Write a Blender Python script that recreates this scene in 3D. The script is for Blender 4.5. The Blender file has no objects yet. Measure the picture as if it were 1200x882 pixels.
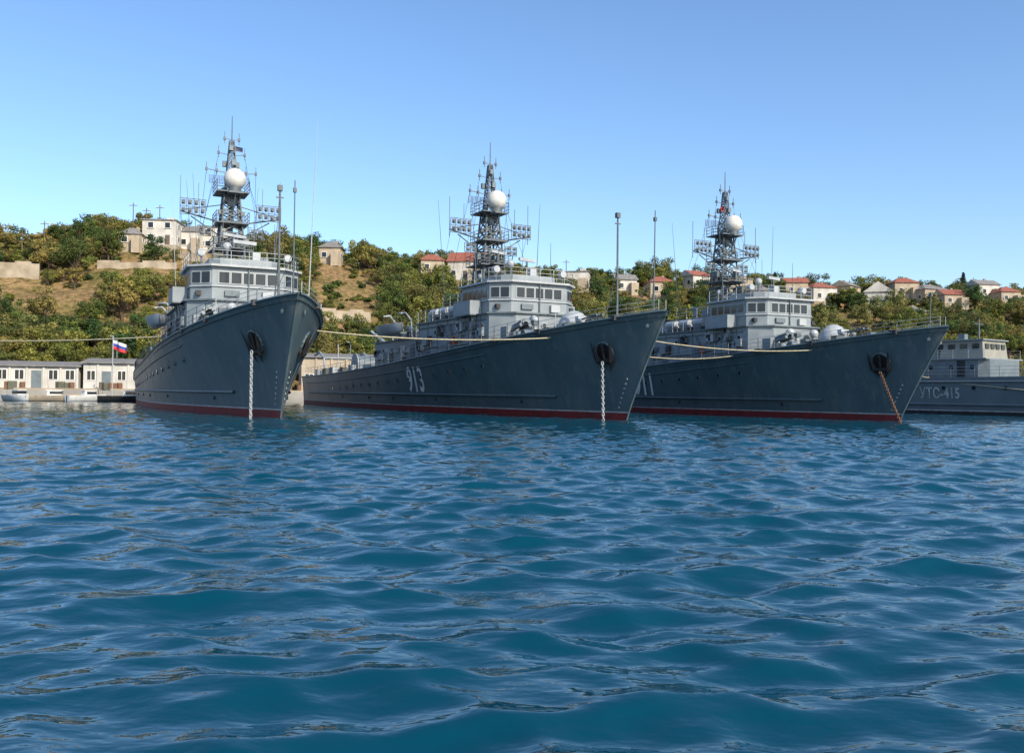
import bpy, math, random
import numpy as np
from mathutils import Vector, Matrix
random.seed(7); rng=np.random.RandomState(11)
scene=bpy.context.scene
COL=scene.collection
# ------------------------------------------------------------------ materials
def newmat(name):
    m=bpy.data.materials.new(name); m.use_nodes=True
    nt=m.node_tree; b=nt.nodes['Principled BSDF']; return m,nt,b
def pm(name,c1,c2=None,scale=2.0,rough=0.6,bump=0.0,bscale=None,metal=0.0,stretch=(1,1,1),lo=0.35,hi=0.65,rust=None,rust_amt=0.64,spec=0.5,rust2=None,amt2=.68):
    m,nt,b=newmat(name); N=nt.nodes; L=nt.links
    b.inputs['Roughness'].default_value=rough; b.inputs['Metallic'].default_value=metal
    b.inputs['Specular IOR Level'].default_value=spec
    if c2 is None: c2=tuple(c*0.8 for c in c1)
    tc=N.new('ShaderNodeTexCoord'); mp=N.new('ShaderNodeMapping'); mp.inputs['Scale'].default_value=stretch
    L.new(tc.outputs['Object'],mp.inputs['Vector'])
    n=N.new('ShaderNodeTexNoise'); n.inputs['Scale'].default_value=scale; n.inputs['Detail'].default_value=6
    L.new(mp.outputs['Vector'],n.inputs['Vector'])
    r=N.new('ShaderNodeValToRGB'); r.color_ramp.elements[0].position=lo; r.color_ramp.elements[1].position=hi
    r.color_ramp.elements[0].color=(*c1,1); r.color_ramp.elements[1].color=(*c2,1)
    L.new(n.outputs['Fac'],r.inputs['Fac']); out=r.outputs['Color']
    for rc,ra,sc,vs in ((rust,rust_amt,1.3,.18),(rust2,amt2,2.3,.12)):
        if not rc: continue
        mp2=N.new('ShaderNodeMapping'); mp2.inputs['Scale'].default_value=(1.6,1.6,vs); mp2.inputs['Location'].default_value=(sc*3,sc,0); L.new(tc.outputs['Object'],mp2.inputs['Vector'])
        n2=N.new('ShaderNodeTexNoise'); n2.inputs['Scale'].default_value=sc; n2.inputs['Detail'].default_value=8; n2.inputs['Roughness'].default_value=0.65
        L.new(mp2.outputs['Vector'],n2.inputs['Vector'])
        r2=N.new('ShaderNodeValToRGB'); r2.color_ramp.elements[0].position=ra; r2.color_ramp.elements[1].position=ra+0.12
        r2.color_ramp.elements[1].color=(0.75,0.75,0.75,1)
        L.new(n2.outputs['Fac'],r2.inputs['Fac'])
        mx=N.new('ShaderNodeMix'); mx.data_type='RGBA'; L.new(r2.outputs['Color'],mx.inputs[0]); L.new(out,mx.inputs[6]); mx.inputs[7].default_value=(*rc,1)
        out=mx.outputs[2]
    L.new(out,b.inputs['Base Color'])
    if bump>0:
        n3=N.new('ShaderNodeTexNoise'); n3.inputs['Scale'].default_value=bscale or scale*3; n3.inputs['Detail'].default_value=4
        L.new(tc.outputs['Object'],n3.inputs['Vector'])
        bp=N.new('ShaderNodeBump'); bp.inputs['Strength'].default_value=0.6; bp.inputs['Distance'].default_value=bump
        L.new(n3.outputs['Fac'],bp.inputs['Height']); L.new(bp.outputs['Normal'],b.inputs['Normal'])
    return m
M={}
M['hull']=pm('hull_paint',(0.066,0.103,0.118),(0.090,0.132,0.146),0.6,0.42,0.04,0.9,stretch=(1,1,0.4),rust=(0.13,0.15,0.15),rust_amt=0.52,rust2=(0.14,0.085,0.055),amt2=.66)
M['red']=pm('antifouling_red',(0.22,0.022,0.022),(0.13,0.02,0.02),1.5,0.6)
M['line']=pm('boot_line',(0.5,0.5,0.5),(0.32,0.3,0.28),2,0.6)
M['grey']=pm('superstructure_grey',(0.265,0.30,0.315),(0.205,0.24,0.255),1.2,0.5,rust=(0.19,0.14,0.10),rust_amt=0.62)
M['grey2']=pm('superstructure_dark_grey',(0.155,0.19,0.205),(0.115,0.145,0.16),1.4,0.5,rust=(0.14,0.10,0.07),rust_amt=0.66)  # darker grey paint for trims, doors and fittings, all sides alike
M['lgrey']=pm('pale_grey_paint',(0.42,0.445,0.45),(0.34,0.365,0.375),2,0.45,rust=(0.28,0.19,0.13),rust_amt=0.66)
M['mast']=pm('mast_grey',(0.115,0.14,0.15),(0.08,0.095,0.105),3,0.55)
M['dark']=pm('dark_fitting',(0.03,0.034,0.037),(0.02,0.02,0.022),3,0.6)
M['black']=pm('black_anchor',(0.008,0.008,0.009),(0.014,0.012,0.011),3,0.7)
M['deck']=pm('deck_paint',(0.11,0.07,0.055),(0.08,0.07,0.06),2,0.8)
M['canvas']=pm('canvas_cover',(0.13,0.13,0.09),(0.09,0.095,0.07),3,0.95,0.03,4)
M['glass']=pm('window_glass',(0.012,0.016,0.02),(0.02,0.025,0.03),1,0.08)
M['white']=pm('white_paint',(0.80,0.80,0.78),(0.70,0.70,0.67),3,0.5)
M['dome']=pm('radome_white',(0.66,0.65,0.60),(0.55,0.53,0.48),2,0.5)
M['rope']=pm('mooring_rope',(0.50,0.45,0.30),(0.35,0.31,0.2),6,0.9)
M['rusty']=pm('rusty_chain',(0.22,0.11,0.06),(0.12,0.06,0.035),6,0.85)
M['flagred']=pm('flag_red',(0.6,0.03,0.03)); M['flagblue']=pm('flag_blue',(0.03,0.07,0.35)); M['flagwhite']=pm('flag_white',(0.8,0.8,0.8)); M['pennant']=pm('faded_pennant',(0.04,0.05,0.10))
M['orange']=pm('lifebuoy_orange',(0.7,0.14,0.03))
M['concrete']=pm('quay_concrete',(0.36,0.34,0.30),(0.25,0.235,0.21),0.5,0.9,0.02,6)
M['stone']=pm('limestone_wall',(0.42,0.355,0.26),(0.25,0.205,0.145),0.5,0.9,0.12,1.5)
M['plaster']=pm('white_plaster',(0.62,0.60,0.55),(0.46,0.44,0.39),0.5,0.9,rust=(.35,.32,.27),rust_amt=.57)
M['cream']=pm('cream_plaster',(0.47,0.39,0.28),(0.36,0.30,0.22),0.5,0.9,rust=(.27,.22,.17),rust_amt=.55)
M['roofred']=pm('clay_roof',(0.34,0.11,0.065),(0.21,0.075,0.05),1.5,0.85)
M['roofgrey']=pm('slate_roof',(0.24,0.23,0.21),(0.16,0.15,0.14),1.5,0.85)
M['bark']=pm('bark',(0.11,0.08,0.055),(0.07,0.05,0.035),4,0.9)
M['wood']=pm('pole_wood',(0.16,0.12,0.09),(0.1,0.08,0.06),4,0.9)
M['tan']=pm('faded_tan_paint',(0.30,0.29,0.24),(0.24,0.235,0.2),1.2,0.6,rust=(0.2,0.13,0.08),rust_amt=0.6)
M['hull2']=pm('training_ship_hull_paint',(0.15,0.18,0.195),(0.12,0.15,0.165),0.7,0.5,0.02,1.0,rust=(0.16,0.12,0.09),rust_amt=0.63)
def leafmat(name,cols):
    m,nt,b=newmat(name); N=nt.nodes; L=nt.links
    b.inputs['Roughness'].default_value=0.65; b.inputs['Specular IOR Level'].default_value=0.25
    oi=N.new('ShaderNodeObjectInfo'); r=N.new('ShaderNodeValToRGB')
    e=r.color_ramp.elements; e[0].color=(*cols[0],1); e[1].color=(*cols[-1],1)
    for i,c in enumerate(cols[1:-1]): k=e.new((i+1)/(len(cols)-1)); k.color=(*c,1)
    L.new(oi.outputs['Random'],r.inputs['Fac'])
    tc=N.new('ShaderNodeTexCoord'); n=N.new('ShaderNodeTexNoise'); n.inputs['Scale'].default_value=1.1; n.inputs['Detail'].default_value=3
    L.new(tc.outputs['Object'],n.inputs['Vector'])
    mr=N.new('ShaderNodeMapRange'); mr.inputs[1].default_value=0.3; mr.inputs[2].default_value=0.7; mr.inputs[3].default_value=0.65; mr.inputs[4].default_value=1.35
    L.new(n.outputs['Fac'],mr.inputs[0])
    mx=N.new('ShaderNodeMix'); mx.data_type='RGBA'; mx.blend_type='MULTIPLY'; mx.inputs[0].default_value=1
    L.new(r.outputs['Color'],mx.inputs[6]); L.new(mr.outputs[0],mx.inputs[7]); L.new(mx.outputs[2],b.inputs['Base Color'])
    t=N.new('ShaderNodeBsdfTranslucent'); L.new(mx.outputs[2],t.inputs['Color'])
    ms=N.new('ShaderNodeMixShader'); ms.inputs[0].default_value=0.35
    L.new(b.outputs[0],ms.inputs[1]); L.new(t.outputs[0],ms.inputs[2]); L.new(ms.outputs[0],N['Material Output'].inputs['Surface'])
    return m
M['leafA']=leafmat('foliage_pale',[(0.06,0.12,0.035),(0.15,0.19,0.04),(0.28,0.27,0.055),(0.17,0.19,0.06),(0.36,0.28,0.08)])  # paler leaf tones, dealt to clumps at random
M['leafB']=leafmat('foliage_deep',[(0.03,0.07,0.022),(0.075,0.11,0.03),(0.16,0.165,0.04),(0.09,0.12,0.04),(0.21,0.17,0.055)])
M['cyp']=leafmat('cypress_foliage',[(0.02,0.035,0.015),(0.03,0.045,0.02)])
# ------------------------------------------------------------------ mesh builder
class MB:
    def __init__(s): s.v=[];s.f=[];s.m=[];s.mats=[];s.sm=[]
    def mi(s,k):
        if k not in s.mats: s.mats.append(k)
        return s.mats.index(k)
    def add(s,vs,fs,k,smooth=False):
        o=len(s.v); s.v.extend([tuple(p) for p in vs]); i=s.mi(k)
        for f in fs: s.f.append(tuple(a+o for a in f)); s.m.append(i); s.sm.append(smooth)
    def box(s,c,d,k,rz=0,ry=0,tap=1.0):
        R=Matrix.Rotation(rz,3,'Z')@Matrix.Rotation(ry,3,'Y'); vs=[]
        for z in(-1,1):
            q=tap if z>0 else 1
            for x,y in((-1,-1),(1,-1),(1,1),(-1,1)):
                p=R@Vector((x*d[0]/2*q,y*d[1]/2*q,z*d[2]/2)); vs.append((c[0]+p.x,c[1]+p.y,c[2]+p.z))
        s.add(vs,[(3,2,1,0),(4,5,6,7),(0,1,5,4),(1,2,6,5),(2,3,7,6),(3,0,4,7)],k)
    def cyl(s,p0,p1,r0,k,r1=None,n=8,cap=True,smooth=True):
        r1=r0 if r1 is None else r1
        a=Vector(p0);b=Vector(p1);d=(b-a)
        if d.length<1e-6:return
        d.normalize(); u=d.orthogonal().normalized(); w=d.cross(u); vs=[]
        for i in range(n):
            t=2*math.pi*i/n; o=u*math.cos(t)+w*math.sin(t); vs.append(a+o*r0); vs.append(b+o*r1)
        fs=[(2*i,2*((i+1)%n),2*((i+1)%n)+1,2*i+1) for i in range(n)]
        s.add(vs,fs,k,smooth and n>5)
        if cap: s.add(vs,[tuple(2*i for i in range(n))[::-1],tuple(2*i+1 for i in range(n))],k)
    def tube(s,pts,r,k,n=6):
        for a,b in zip(pts[:-1],pts[1:]): s.cyl(a,b,r,k,n=n,cap=False)
    def ball(s,c,r,k,sx=1,sy=1,sz=1,n=14,zmin=-1):
        vs=[];fs=[];m=n//2+1
        for j in range(m+1):
            ph=-math.pi/2+math.pi*j/m
            zz=max(math.sin(ph),zmin)
            for i in range(n):
                t=2*math.pi*i/n; vs.append((c[0]+r*sx*math.cos(ph)*math.cos(t),c[1]+r*sy*math.cos(ph)*math.sin(t),c[2]+r*sz*zz))
        for j in range(m):
            for i in range(n): fs.append((j*n+i,j*n+(i+1)%n,(j+1)*n+(i+1)%n,(j+1)*n+i))
        s.add(vs,fs,k,True)
    def prism(s,poly,z0,z1,k,top=1.0,kt=None):
        n=len(poly); cx=sum(p[0] for p in poly)/n; cy=sum(p[1] for p in poly)/n
        vs=[(p[0],p[1],z0) for p in poly]+[(cx+(p[0]-cx)*top,cy+(p[1]-cy)*top,z1) for p in poly]
        s.add(vs,[(i,(i+1)%n,n+(i+1)%n,n+i) for i in range(n)],k)
        s.add(vs,[tuple(range(n,2*n)),tuple(range(n))[::-1]],kt or k)
    def obj(s,name,parent=None,loc=None):
        me=bpy.data.meshes.new(name); me.from_pydata(s.v,[],s.f)
        for k in s.mats: me.materials.append(M[k])
        me.polygons.foreach_set('material_index',s.m); me.polygons.foreach_set('use_smooth',s.sm); me.update()
        o=bpy.data.objects.new(name,me); COL.objects.link(o)
        if parent: o.parent=parent
        if loc: o.location=loc
        return o
def empty(name,loc=(0,0,0),rz=0,sc=1):
    e=bpy.data.objects.new(name,None); COL.objects.link(e); e.location=loc; e.rotation_euler=(0,0,rz); e.scale=(sc,sc,sc); e.empty_display_size=0.5; return e
def inst(src,parent,name=None):
    o=bpy.data.objects.new(name or src.name.split('.')[0],src.data); COL.objects.link(o); o.parent=parent; return o
# ------------------------------------------------------------------ ship hull maths
LS=-58.0
def zdeck(x): return 3.1+3.1*max(0.0,(x-LS)/61.8)**2
def xs(z): return 3.8*(z/6.2)**1.1 if z>=0 else z*0.8
def hy(x,z):
    S=xs(z); s=min(max((S-x)/(S-LS),0),1); v=min(max(z/zdeck(x),0),1)
    p=min(s/.42,1); yd=4.9*(1-(1-p)**2.3)**.74
    p2=min(s/.52,1); yw=4.6*(1-(1-p2)**1.7)**1.10
    q=1-0.15*max(0,(s-.6)/.4)**2
    y=(yw+(yd-yw)*v**1.45)*q
    if z<0: y*=1+.12*z
    return max(y,0.05)
def hull_mesh():
    h=MB(); N=70; fixed=[-1.6,-.6,0,.42,.50]
    ss=[(i/N)**1.7 for i in range(N+1)]
    grid=[]
    for s in ss:
        z=6
        for _ in range(6):
            x=xs(z)+s*(LS-xs(z)); z=zdeck(x)
        zs=fixed+[.5+(z-.5)*k/9 for k in range(1,10)]
        grid.append([(xs(q)+s*(LS-xs(q)),q) for q in zs])
    nl=len(grid[0])
    for side in(-1,1):
        vs=[];
        for row in grid:
            for x,z in row: vs.append((x,side*hy(x,z),z))
        for j in range(nl-1):
            k='red' if j<3 else('line' if j==3 else 'hull')
            fs=[]
            for i in range(N):
                f=(i*nl+j,(i+1)*nl+j,(i+1)*nl+j+1,i*nl+j+1)
                fs.append(f if side<0 else f[::-1])
            idx=sorted(set(a for f in fs for a in f)); mp={a:b for b,a in enumerate(idx)}
            if j<=3: h.add([vs[a] for a in idx],[tuple(mp[a] for a in f) for f in fs],k,True)
        fs=[]
        for j in range(4,nl-1):
            for i in range(N):
                f=(i*nl+j,(i+1)*nl+j,(i+1)*nl+j+1,i*nl+j+1); fs.append(f if side<0 else f[::-1])
        idx=sorted(set(a for f in fs for a in f)); mp={a:b for b,a in enumerate(idx)}
        h.add([vs[a] for a in idx],[tuple(mp[a] for a in f) for f in fs],'hull',True)
    for i in (N,0):
        row=grid[i]
        vs=[(x,-hy(x,z),z) for x,z in row]+[(x,hy(x,z),z) for x,z in row]
        h.add(vs,[(j,nl+j,nl+j+1,j+1) for j in range(nl-1)],'hull')
    dv=[];
    for row in grid:
        x,z=row[-1]; y=max(hy(x,z)-.06,.02); dv+= [(x-.05,-y,z-.3),(x-.05,y,z-.3)]
    h.add(dv,[(2*i,2*i+1,2*i+3,2*i+2) for i in range(N)],'deck')
    for side in(-1,1):
        h.tube([(r[-1][0],side*hy(*r[-1]),r[-1][1]) for r in grid],.07,'hull')
        h.tube([(x,side*(hy(x,1.35)+.03),1.35) for x in np.linspace(-5.5,-55,50)],.10,'hull')
        h.tube([(x,side*(hy(x,zdeck(x)-.75)+.02),zdeck(x)-.75) for x in np.linspace(-11,-56,40)],.05,'hull')
        for x in np.arange(-12,-46,-2.3):
            z=zdeck(x)-1.45; y=hy(x,z)
            h.cyl((x,side*(y-.05),z),(x,side*(y+.035),z),.21,'hull',n=12); h.cyl((x,side*(y-.05),z),(x,side*(y+.045),z),.15,'glass',n=12)
        for x in(-9,-19.5,-27,-33,-41):
            z=1.0; y=hy(x,z); h.cyl((x,side*(y-.05),z),(x,side*(y+.06),z),.12,'dark',n=8)
        for x in(0.8,-5,-9.5):
            z=zdeck(x)-.12; y=hy(x,z); h.box((x,side*y,z+.12),(.6,.25,.3),'dark')
        for x in np.arange(-3,-55,-4.3):
            zz=np.linspace(.6,zdeck(x)-.1,8); h.tube([(x,side*(hy(x,z_)+.0),z_) for z_ in zz],.012,'hull',n=4)
    for side in(-1,1):
        for k in range(7):
            z=.75+k*.28; x=xs(z)-.9; y=hy(x,z); h.box((x,side*(y+.015),z),(.12,.03,.09),'line')
    for side in(-1,1):
        z=5.4;x=xs(z)-.6;y=hy(x,z)
        dx=.4; n=Vector((hy(x-dx,z)-hy(x+dx,z),2*dx,0)).normalized()
        nn=Vector((n.x,side*n.y,0)); tg=Vector((n.y,-side*n.x,0)); c=Vector((x,side*y,z))+nn*.10
        pts=[];
        for i in range(10):
            a=math.pi/2+i*math.pi/5; r=.17 if i%2==0 else .07
            pts.append(c+tg*(r*math.cos(a))+Vector((0,0,r*math.sin(a))))
        h.add(pts,[tuple(range(10))],'grey2')
    return h
def anchors():
    a=MB()
    for side in(-1,1):
        x,z=-.55,4.0; y=hy(x,z)
        d=.4; nn=Vector((hy(x-d,z)-hy(x+d,z),2*d,-(hy(x,z+d)-hy(x,z-d)))).normalized(); nn=Vector((nn.x,side*nn.y,nn.z))
        c=Vector((x,side*y,z)); up=(Vector((0,0,1))-nn*nn.z).normalized(); tg=nn.cross(up)
        ring=[]
        for i in range(17):
            t=2*math.pi*i/16; ring.append(c+nn*.03+tg*.6*math.cos(t)+up*(.62*math.sin(t)))
        a.tube(ring,.09,'hull')
        a.add([p+nn*.02 for p in ring[:16]],[tuple(range(16))],'black')
        a.cyl(c+up*.55+nn*.12,c-up*.55+nn*.2,.1,'black')
        a.cyl(c-up*.5-tg*.5+nn*.2,c-up*.5+tg*.5+nn*.2,.15,'black')
        for q in(-1,1):
            b=c-up*.5+tg*.45*q+nn*.2; tip=c+up*.85+tg*.72*q+nn*.24
            a.add([b-tg*.25,b+tg*.25,tip,b+nn*.14],[(0,1,2),(0,2,3),(1,3,2),(0,3,1)],'black')
            tip2=c-up*1.15+tg*.2*q+nn*.15
            a.add([b-tg*.2,b+tg*.16,tip2,b+nn*.12],[(0,1,2),(0,2,3),(1,3,2),(0,3,1)],'black')
    return a
def chain(p0,p1,k,sag=0.0):
    c=MB(); a=Vector(p0);b=Vector(p1);L=(b-a).length;n=int(L/.16)
    for i in range(n):
        t0=i/n; pm_=a.lerp(b,t0+.5/n)-Vector((0,0,sag*4*t0*(1-t0)))
        d=(b-a).normalized(); u=d.orthogonal().normalized(); w=d.cross(u)
        if i%2: u=w
        pts=[pm_+d*(.125*math.cos(t))+u*(.068*math.sin(t)) for t in [2*math.pi*j/8 for j in range(9)]]
        c.tube(pts,.03,k,n=5)
    return c
def windows_wall(B,p0,p1,z0,z1,w,gap,off=.02):
    a=Vector((*p0,0));b=Vector((*p1,0));L=(b-a).length;d=(b-a)/L;nrm=Vector((d.y,-d.x,0))
    n=max(1,int((L-.1)/(w+gap))); st=(L-n*(w+gap)+gap)/2
    ang=math.atan2(d.y,d.x)
    for i in range(n):
        c=a+d*(st+w/2+i*(w+gap)); zc=(z0+z1)/2
        q=c+nrm*(off-.03)
        B.box((q.x,q.y,zc),(w+.12,.09,z1-z0+.12),'lgrey',rz=ang)
        q=c+nrm*(off-.005)
        B.box((q.x,q.y,zc),(w,.09,z1-z0),'glass',rz=ang)
def rail(B,pts,h=1.0,k='lgrey',step=1.4,r=.018,lines=3):
    for a,b in zip(pts[:-1],pts[1:]):
        a=Vector(a);b=Vector(b);L=(b-a).length;n=max(1,int(L/step))
        for i in range(n+1):
            p=a.lerp(b,i/n); B.cyl(p,p+Vector((0,0,h)),r*1.3,k,n=4,cap=False)
        for j in range(lines):
            o=Vector((0,0,h*(j+1)/lines)); B.cyl(a+o,b+o,r,k,n=4,cap=False)
def door(B,x,y,z,side,k='grey2'):
    B.box((x,side*(y+.02),z+.95),(.85,.08,1.9),k); B.box((x,side*(y+.05),z+.95),(.68,.08,1.68),'mast'); B.ball((x,side*(y+.09),z+1.35),.12,'glass',sy=.3,n=8)
def superstructure():
    B=MB()
    B.prism([(-9.9,-2.2),(-9.9,2.2),(-11.2,3.6),(-24,3.6),(-24,-3.6),(-11.2,-3.6)][::-1],4.0,6.95,'grey')
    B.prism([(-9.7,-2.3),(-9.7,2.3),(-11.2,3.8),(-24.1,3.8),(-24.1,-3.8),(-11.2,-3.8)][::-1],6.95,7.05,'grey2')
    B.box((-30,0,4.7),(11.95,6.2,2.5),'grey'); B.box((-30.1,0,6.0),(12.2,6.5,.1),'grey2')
    P=[(-10.6,-2.2),(-10.6,2.2),(-11.7,3.35),(-16.2,3.35),(-16.2,-3.35),(-11.7,-3.35)]
    B.prism(P[::-1],7.05,9.15,'grey')
    Q=[(-10.3,-2.3),(-10.3,2.3),(-11.6,3.58),(-16.35,3.58),(-16.35,-3.58),(-11.6,-3.58)]
    B.prism(Q[::-1],9.15,9.28,'lgrey')
    windows_wall(B,P[0],P[1],8.15,8.82,.60,.14)
    windows_wall(B,P[1],P[2],8.15,8.82,.58,.12)
    windows_wall(B,P[5],P[0],8.15,8.82,.58,.12)
    windows_wall(B,P[2],P[3],8.15,8.82,.62,.2)
    windows_wall(B,P[4],P[5],8.15,8.82,.62,.2)
    B.prism([(-10.5,-2.25),(-10.5,2.25),(-11.67,3.45),(-14,3.45),(-14,-3.45),(-11.67,-3.45)][::-1],7.9,7.97,'lgrey')
    B.prism([(-11.6,-1.6),(-11.6,1.6),(-12.2,2.2),(-15.2,2.2),(-15.2,-2.2),(-12.2,-2.2)][::-1],9.28,9.85,'grey')
    rail(B,[(-16.2,-3.4,9.28),(-11.7,-3.4,9.28),(-10.5,-2.2,9.28),(-10.5,2.2,9.28),(-11.7,3.4,9.28),(-16.2,3.4,9.28)],.9,step=1.0)
    B.box((-13.4,.9,10.2),(.7,.5,.7),'lgrey'); B.cyl((-13,-1,9.8),(-13,-1,10.7),.1,'mast'); B.ball((-13,-1,10.8),.3,'lgrey',n=10)
    B.cyl((-12.4,0,9.8),(-12.4,0,11.0),.07,'mast'); B.box((-12.4,0,11.05),(.18,1.6,.22),'lgrey',rz=.3)
    B.box((-14.6,-1.4,10.2),(.8,.6,.7),'canvas'); B.box((-14.3,1.6,10.1),(.6,.5,.5),'grey2')
    for s in(-1,1):
        B.cyl((-12.0,s*2.7,9.28),(-12.0,s*2.7,10.0),.06,'mast'); B.cyl((-11.8,s*2.7,10.15),(-12.25,s*2.7,10.15),.24,'lgrey',n=12)
        B.cyl((-15.5,s*2.5,9.4),(-15.7,s*2.9,16.0),.035,'mast',r1=.012,n=5)
        B.cyl((-22.3,s*2.0,8.3),(-22.6,s*2.6,17.0),.035,'mast',r1=.012,n=5); B.cyl((-12.3,s*1.9,9.9),(-12.3,s*1.9,12.4),.03,'mast',r1=.015,n=5); B.cyl((-14.9,s*1.0,9.9),(-14.9,s*1.0,13.0),.03,'mast',r1=.015,n=5)
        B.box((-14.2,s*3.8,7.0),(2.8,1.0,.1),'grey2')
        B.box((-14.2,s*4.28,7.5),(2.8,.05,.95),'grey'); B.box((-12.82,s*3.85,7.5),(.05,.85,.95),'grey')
        B.cyl((-13.2,s*4.0,7),(-13.2,s*3.6,5.6),.05,'grey2',n=5); B.cyl((-15,s*4.0,7),(-15,s*3.6,5.6),.05,'grey2',n=5)
        for x in(-13.2,-17.5,-22): door(B,x,3.6,zdeck(x)-.25,s)
        for x in(-26.5,-31.5): door(B,x,3.1,zdeck(x)-.25,s)
        for x in(-12.2,-14.6,-15.9,-19,-20.4):
            B.cyl((x,s*3.5,6.15),(x,s*3.66,6.15),.24,'lgrey',n=12); B.cyl((x,s*3.5,6.15),(x,s*3.675,6.15),.17,'glass',n=12)
        for x in(-25.3,-28,-29.5,-33.5):
            B.cyl((x,s*3.0,5.2),(x,s*3.16,5.2),.24,'lgrey',n=12); B.cyl((x,s*3.0,5.2),(x,s*3.175,5.2),.17,'glass',n=12)
        for x in(-16.7,-24.9):
            yy=3.66 if x>-24 else 3.17
            pts=[(x+.3*math.cos(t),s*(yy+.04),5.4+.3*math.sin(t)) for t in [2*math.pi*j/12 for j in range(13)]]
            B.tube(pts,.07,'orange',n=6)
        rr=random.Random(5)
        for i in range(24):
            x=-11.8-rr.random()*12; z=5.0+rr.random()*1.6; w=.25+rr.random()*.6; hh=.2+rr.random()*.6
            B.box((x,s*(3.6+.12),z),(w,.28,hh),rr.choice(['grey2','grey','lgrey','mast','dark']))
        for i in range(14):
            x=-24.6-rr.random()*11; z=4.4+rr.random()*1.2; w=.25+rr.random()*.6; hh=.2+rr.random()*.5
            B.box((x,s*(3.1+.12),z),(w,.28,hh),rr.choice(['grey2','grey','lgrey','mast']))
        for i in range(12):
            x=-16.6-rr.random()*5.5; B.box((x,s*2.3,7.3+rr.random()*.6),(.3+rr.random()*.5,.3,.3+rr.random()*.4),rr.choice(['grey2','lgrey','mast','dark']))
        for z in(6.6,5.0): B.cyl((-11.7,s*3.66,z),(-23.9,s*3.66,z),.04,'grey2',n=5)
        for x in np.arange(-12.5,-24,-1.9): B.cyl((x,s*3.63,4.3),(x,s*3.63,6.9),.03,'grey2',n=4)
        rail(B,[(-16.4,s*3.65,7.05),(-24,s*3.65,7.05)],.95)
        rail(B,[(-24.3,s*3.1,6.05),(-36,s*3.1,6.05)],.95)
        for x in(-18,-19.9,-21.8): 
            B.cyl((x-.65,s*3.05,7.75),(x+.65,s*3.05,7.75),.33,'lgrey',n=12); B.box((x,s*3.05,7.3),(.9,.5,.5),'mast')
        for k in range(8): B.box((-16.9-.02*k,s*2.5,7.2+.25*k),(.05,.5,.03),'grey2')
        B.box((-13.8,s*3.4,7.55),(.3,.12,.35),'dark'); B.box((-11.2,s*2.95,7.5),(.3,.3,.3),'dark')
    for y in(-1.2,0,1.2):
        B.cyl((-10.0,y,6.2),(-9.83,y,6.2),.22,'lgrey',n=12); B.cyl((-10.0,y,6.2),(-9.815,y,6.2),.16,'glass',n=12)
    B.box((-10.5,1.2,7.45),(.3,.7,.5),'lgrey'); B.box((-10.52,-1.0,7.5),(.2,.9,.35),'grey2')
    B.box((-9.8,1.6,5.4),(.3,.8,.7),'grey2'); B.box((-9.8,-1.7,5.5),(.3,.5,.9),'lgrey'); B.box((-9.8,.3,5.35),(.3,.5,.5),'dark')
    B.cyl((-10.5,0,7.05),(-10.5,0,9.1),.05,'grey2',n=6)
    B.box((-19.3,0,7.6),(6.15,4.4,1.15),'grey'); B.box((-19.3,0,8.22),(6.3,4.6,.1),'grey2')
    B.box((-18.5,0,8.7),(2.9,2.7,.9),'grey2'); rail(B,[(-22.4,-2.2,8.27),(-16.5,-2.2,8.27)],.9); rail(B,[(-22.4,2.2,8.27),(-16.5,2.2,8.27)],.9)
    for x,y in((-21.4,.9),(-21.4,-.9)): B.cyl((x,y,8.2),(x,y,9.2),.22,'grey'); B.ball((x,y,9.25),.34,'grey',sz=.6,n=10)
    fp=[(-25.3,-.8),(-25.3,.8),(-26,1.2),(-28.3,1.2),(-28.9,.7),(-28.9,-.7),(-28.3,-1.2),(-26,-1.2)]
    B.prism(fp[::-1],6.0,8.3,'grey',top=.86); B.prism([( -27.1+(p[0]+27.1)*.85,p[1]*.85) for p in fp][::-1],8.3,8.6,'dark',top=.95)
    for i in range(5): B.box((-25.8-.55*i,-1.17,7.0),(.4,.08,.9),'dark')
    for x,y in((-31,1.6),(-31,-1.6),(-34,.5)):
        B.cyl((x,y,6),(x,y,7.1),.25,'grey'); B.ball((x,y,7.15),.38,'grey',sz=.65,n=10)
    B.box((-33.4,-1.4,6.5),(1.5,1.1,.9),'grey')
    return B
def turret(B,x,z,dir_=1,sc=1):
    B.cyl((x,0,z),(x,0,z+.5*sc),1.15*sc,'grey',n=20); B.ball((x,0,z+.5*sc),1.08*sc,'lgrey',sz=1.15,n=20,zmin=0)
    B.box((x+dir_*.75*sc,0,z+.95*sc),(.9*sc,.9*sc,.7*sc),'lgrey',tap=.85)
    for y in(-.22,.22):
        B.cyl((x+dir_*.9*sc,y*sc,z+1.05*sc),(x+dir_*3.0*sc,y*sc,z+1.25*sc),.06*sc,'mast',n=8); B.cyl((x+dir_*2.5*sc,y*sc,z+1.2*sc),(x+dir_*3.05*sc,y*sc,z+1.26*sc),.085*sc,'mast',n=8)
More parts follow.
